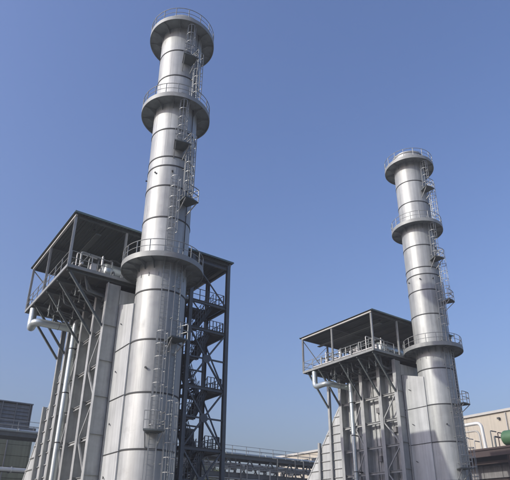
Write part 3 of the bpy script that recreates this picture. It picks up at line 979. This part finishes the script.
for (dy, z, r, mt, lb) in ((0.5, 11.37, 0.19, 'pipe', 'silver pipe along the front of the rack top'),
                           (1.1, 11.33, 0.15, 'darkpipe', 'dark thin pipe in the middle of the rack top'),
                           (1.8, 11.42, 0.24, 'darkpipe', 'dark thick pipe along the rear of the rack top'),
                           (0.5, 10.1, 0.16, 'white', 'white pipe running inside the rack truss in front'),
                           (1.6, 10.12, 0.19, 'darkpipe', 'dark pipe running inside the rack truss at the rear'),
                           (0.85, 11.27, 0.08, 'trim', 'very thin pale pipe between the pipes on the rack top'),
                           (1.45, 11.30, 0.10, 'rail', 'thin grey pipe near the middle of the rack top'),
                           (1.05, 10.04, 0.09, 'rail', 'thin grey pipe inside the rack truss'),
                           (2.05, 10.06, 0.12, 'trim', 'pale pipe at the back inside the rack truss'),
                           (0.6, 7.63, 0.2, 'white', 'white pipe on the lower rack tier in front'),
                           (1.6, 7.66, 0.23, 'darkpipe', 'dark pipe on the lower rack tier at the rear')):
    xs = 8 if z > 9.5 and z < 11 else -24
    p = MB().tube([(xs, RY + dy, z), (51.5, RY + dy, z)], r, 12)
    x = xs + 3
    while x < 50:
        p.tube([(x, RY + dy, z), (x + 0.1, RY + dy, z)], r * 1.35, 12)
        x += 6.3
    tag(p.build('rack_pipe', mt), lb, 'pipe', 'pipes on the rack')

# ================================================================== turbine house and intake filter on the left
tb = thing('turbine_hall', (-12, 36, 0), 'olive ribbed metal hall at the far left behind the rack', 'building')
bx1, by0 = 0.6, 31.0
MB().box(-26, bx1 - 0.1, by0 + 0.1, 46, 0, 12.3).build('wall', 'core', tb)
k = 0
z = 0.3
while z < 12.2:
    x = -26.0
    while x < bx1 - 0.2:
        MB().box(x + 0.015, min(x + 4.4, bx1) - 0.015, by0 + random.uniform(-0.02, 0.02), by0 + 0.099, z + 0.02, min(z + 1.15, 12.3) - 0.02).build('wall_panel', 'olive', tb)
        x += 4.4
    for j in range(4):
        MB().box(bx1 - 0.099, bx1, by0 + 0.1 + j * 3.7, by0 + 3.78 + j * 3.7, z + 0.02, min(z + 1.15, 12.3) - 0.02).build('wall_panel', 'olive', tb)
    z += 1.15
MB().box(-26.2, bx1 + 0.15, by0 - 0.15, 46.2, 12.3, 12.55).build('roof_edge', 'filter', tb)
MB().tube([(bx1 - 2.6, by0 - 0.14, 0), (bx1 - 2.6, by0 - 0.14, 12.0)], 0.08, 8).build('downpipe', 'rail', tb)

fl = thing('intake_filter_house', (-12, 36, 12.6), 'blue-grey louvred filter house on top of the olive hall', 'filter house')
MB().box(-22, -0.1, by0 + 0.15, 42, 12.6, 15.1).build('body', 'core', fl)
x = -22.0
k = 0
while x < -0.2:
    x1 = min(x + 1.45, -0.05)
    for j in range(6):
        MB().prism([(by0 + 0.149, 12.65 + j * 0.4), (by0 + 0.07, 12.62 + j * 0.4), (by0 + 0.07, 12.68 + j * 0.4), (by0 + 0.149, 13.02 + j * 0.4)], 'x', x + 0.05, x1 - 0.05).build('louvre', 'filter', fl)
    MB().box(x1 - 0.045, x1 + 0.045, by0 - 0.06, by0 + 0.14, 12.6, 15.1).build('mullion', 'filter', fl)
    x = x1
for j in range(5):
    MB().prism([(-0.099, 12.7 + j * 0.5), (0.05, 12.62 + j * 0.5), (0.06, 12.68 + j * 0.5), (-0.099, 13.15 + j * 0.5)], 'y', by0 + 0.2, 41.8).build('hood', 'filter', fl)
MB().box(-22.2, 0.05, by0 - 0.1, 42.1, 15.1, 15.22).build('roof', 'filter', fl)

# olive hall between the units, seen through the stair tower
ah = thing('auxiliary_hall', (21, 38, 0), 'low olive ribbed hall seen through the foot of the stair tower', 'building')
MB().box(14.1, 26.4, 34.1, 44, 0, 11.4).build('wall', 'core', ah)
for j in range(10):
    for q in range(4):
        MB().box(14 + q * 3.125 + 0.015, 14 + (q + 1) * 3.125 - 0.015, 34 + random.uniform(-0.02, 0.02), 34.099, j * 1.15 + 0.02, j * 1.15 + 1.13).build('wall_panel', 'olive', ah)
MB().box(13.8, 26.7, 33.8, 44.2, 11.5, 11.75).build('roof_edge', 'filter', ah)


# ================================================================== beige factory buildings on the right
def factory(x0, x1, y0, y1, h, label, pitch, rows=5):
    b = thing('factory_building', ((x0 + x1) / 2, (y0 + y1) / 2, 0), label, 'building', 'beige factory buildings')
    MB().box(x0 + 0.15, x1, y0 + 0.1, y1 - 0.1, 0, h - 0.1).build('wall', 'beige', b)
    n = max(1, int(round((y1 - y0) / pitch)))
    w_ = (y1 - y0) / n
    hh = h / rows
    pm = MB().box(0.0, 0.148, -w_ / 2 + 0.02, w_ / 2 - 0.02, 0.02, hh - 0.015).mesh('wall_panel', M['beige'])
    for i in range(n):
        for j in range(rows):
            place('wall_panel', pm, b, (x0 + random.uniform(-0.015, 0.015), y0 + w_ * (i + 0.5), j * hh))
    MB().box(x0 - 0.35, x1 + 0.3, y0 - 0.3, y1 + 0.3, h, h + 0.42).build('parapet', 'trim', b)
    return b


f1 = factory(76, 105, -6, 50, 22.1, 'large beige factory wall under a pale roof edge at the far right', 7.5, 3)
for y in (18.2, 33.0):
    MB().tube([(75.85, y, 0), (75.85, y, 21.9)], 0.08, 8).build('downpipe', 'steel', f1)
MB().box(75.5, 75.95, 19.3, 19.7, 20.9, 21.2).build('wall_lamp', 'ring', f1)
f2 = factory(65, 90, 54.5, 69, 18.3, 'pale beige block seen between the two boilers above the rack', 3.6, 8)
for j in range(4):
    for i in range(5):
        MB().box(64.9, 64.985, 55.6 + i * 2.7, 57.2 + i * 2.7, 9.6 + j * 2.2, 10.5 + j * 2.2).build('window', 'glass', f2)

# raised equipment deck in front of the beige wall
DKZ = 13.55
dk = thing('equipment_deck', (66, 12, 0), 'brown steel equipment deck in front of the beige wall at the right', 'platform')
MB().box(58.5, 73, -12, 33, DKZ - 0.2, DKZ).build('deck', 'brown', dk)
MB().ibeam((58.6, -12, DKZ - 0.7), (58.6, 33, DKZ - 0.7), 0.35, 0.95, 0.05).build('edge_beam', 'brown', dk)
MB().ibeam((59.8, -12, 11.7), (59.8, 33, 11.7), 0.25, 0.40, 0.05).build('edge_beam', 'brown', dk)
for y in (-6, 2, 9, 16, 23, 30):
    MB().ibeam((58.7, y, 0), (58.7, y, DKZ - 1.2), 0.4, 0.4, 0.05).build('post', 'brown', dk)
for k in range(15):
    MB().box(61.4, 61.55, -12 + k * 3 + 0.03, -9 + k * 3 - 0.03, 9.7, 11.45).build('wall_panel', 'greywall', dk)
    MB().box(61.4, 61.55, -12 + k * 3 + 0.03, -9 + k * 3 - 0.03, 4.2, 8.6).build('wall_panel', 'greywall', dk)
MB().ibeam((61.0, -12, 9.2), (61.0, 33, 9.2), 0.3, 0.6, 0.05).build('edge_beam', 'brown', dk)
MB().box(62, 72, -11, 32, 0, DKZ - 0.3).build('back_wall', 'core', dk)

tk = thing('storage_tank', (60.4, 5.5, DKZ), 'green horizontal storage tank on the brown deck at the right edge', 'tank')
TZC, TR_ = 14.85, 1.06
pts, rad = [], []
for i in range(8):
    t = i / 7 * PI / 2
    pts.append((60.4, 9.95 + 0.55 * math.cos(t), TZC))
    rad.append(max(0.01, TR_ * math.sin(t)))
pts.append((60.4, 1.0, TZC))
rad.append(TR_)
for i in range(1, 8):
    t = PI / 2 - i / 7 * PI / 2
    pts.append((60.4, 1.0 - 0.55 * math.cos(t), TZC))
    rad.append(max(0.01, TR_ * math.sin(t)))
MB().tube(pts, rad, 32, False).build('shell', 'greentank', tk)
for y in (8.7, 2.2):
    MB().box(59.6, 61.2, y - 0.17, y + 0.17, DKZ, DKZ + 0.65).build('saddle', 'brown', tk)
for y in (9.9, 5.2):
    MB().tube([(60.4, y, TZC), (60.4, y - 0.05, TZC)], TR_ + 0.012, 32).build('band', 'greentank', tk)
MB().tube([(60.4, 8.9, TZC + 1.0), (60.4, 8.9, TZC + 1.4)], 0.13, 10).build('nozzle', 'greentank', tk)

wp = thing('vent_pipe', (60, 13.2, DKZ), 'white pipe bending down onto the brown deck right of the farther stack', 'pipe')
MB().tube(pipe_path([(60, 23.5, 17.5), (60, 13.35, 17.5), (60.0, 13.15, DKZ)], 0.85), 0.25, 18).build('pipe_run', 'white', wp)
MB().tube([(60, 13.15, DKZ), (60, 13.15, DKZ + 0.12)], 0.42, 18).build('flange', 'white', wp)
MB().tube(pipe_path([(60.8, 23.5, 16.6), (60.8, 14.4, 16.6), (60.8, 14.3, DKZ)], 0.85), 0.13, 14).build('side_pipe', 'trim', wp)
for (y, z1, r, mt, lb) in ((17.0, 15.9, 0.10, 'trim', 'tall pale thin pipe farthest left of the white pipe on the deck'),
                           (16.2, 15.6, 0.07, 'trim', 'thinnest pale pipe left of the white pipe on the deck'),
                           (15.1, 15.1, 0.08, 'trim', 'short pale thin pipe just left of the white pipe'),
                           (12.2, 16.2, 0.08, 'darkpipe', 'tall dark thin pipe just right of the white pipe'),
                           (11.7, 15.3, 0.12, 'darkpipe', 'short dark pipe between white pipe and green tank'),
                           (11.1, 15.8, 0.07, 'brown', 'thin brown pipe next to the green tank end')):
    pp = MB().tube(pipe_path([(60.3, y, DKZ), (60.3, y, z1), (61.8, y, z1)], 0.2), r, 10)
    tag(pp.build('service_pipe', mt), lb, 'pipe', 'thin pipes on the equipment deck')


# ================================================================== trees
def tree(x, y, h, cr, seed, label, n=2600):
    r = random.Random(seed)
    t = thing('tree', (x, y, 0), label, 'tree', 'trees in the background')
    b = MB()
    b.tube([(x, y, 0), (x + 0.1, y, h * 0.3), (x, y + 0.1, h * 0.55), (x, y, h * 0.85)], [0.24, 0.18, 0.13, 0.04], 8)
    clumps = []
    for k in range(16):
        a = r.uniform(0, 2 * PI)
        rr = cr * r.uniform(0.25, 0.95)
        z = h * r.uniform(0.45, 0.95)
        sh = 1.0 - 0.55 * max(0.0, (z / h - 0.6) / 0.4)
        p = Vector((x + rr * math.cos(a) * sh, y + rr * math.sin(a) * sh, z))
        clumps.append((p, cr * r.uniform(0.22, 0.42)))
        b.tube([(x, y, z * r.uniform(0.55, 0.75)), p], [0.06, 0.015], 5)
    b.build('trunk', 'bark', t)
    c = MB()
    for k in range(n):
        p, s = clumps[r.randrange(len(clumps))]
        d = Vector((r.gauss(0, 1), r.gauss(0, 1), r.gauss(0, 0.8)))
        d = d.normalized() * s * (r.random() ** 0.45) * 1.1
        q = p + d
        u = Vector((r.gauss(0, 1), r.gauss(0, 1), r.gauss(0, 1))).normalized()
        w = u.cross(Vector((r.gauss(0, 1), r.gauss(0, 1), r.gauss(0, 1)))).normalized()
        l_ = r.uniform(0.10, 0.2)
        c._add([q - u * l_, q + w * l_ * 0.45, q + u * l_, q - w * l_ * 0.45], [(0, 1, 2, 3)])
    c.build('crown', 'leaf', t)
    return t


tree(24.6, 31.0, 10.2, 2.0, 5, 'yellow-green treetop seen through the foot of the stair tower')
tree(72.5, 51.0, 20.6, 3.0, 9, 'sparse treetop standing beyond the pale beige block')
tree(112, 66.0, 30.0, 4.0, 12, 'sparse treetop peeking over the roof edge of the large beige wall', 3000)

# ================================================================== thin industrial haze
hz = MB().box(-60, 160, -60, 140, -1.5, 47.5)
hm = bpy.data.materials.new('thin_haze')
hm.use_nodes = True
hn = hm.node_tree.nodes
hn.remove(hn['Principled BSDF'])
pv = hn.new('ShaderNodeVolumePrincipled')
pv.inputs['Color'].default_value = (0.93, 0.96, 1.0, 1)
pv.inputs['Density'].default_value = 0.0007
hm.node_tree.links.new(pv.outputs[0], hn['Material Output'].inputs['Volume'])
ho = hz.build('haze', hm)
ho['kind'] = 'stuff'
ho['label'] = 'thin pale haze filling the air of the yard'
ho['category'] = 'haze'
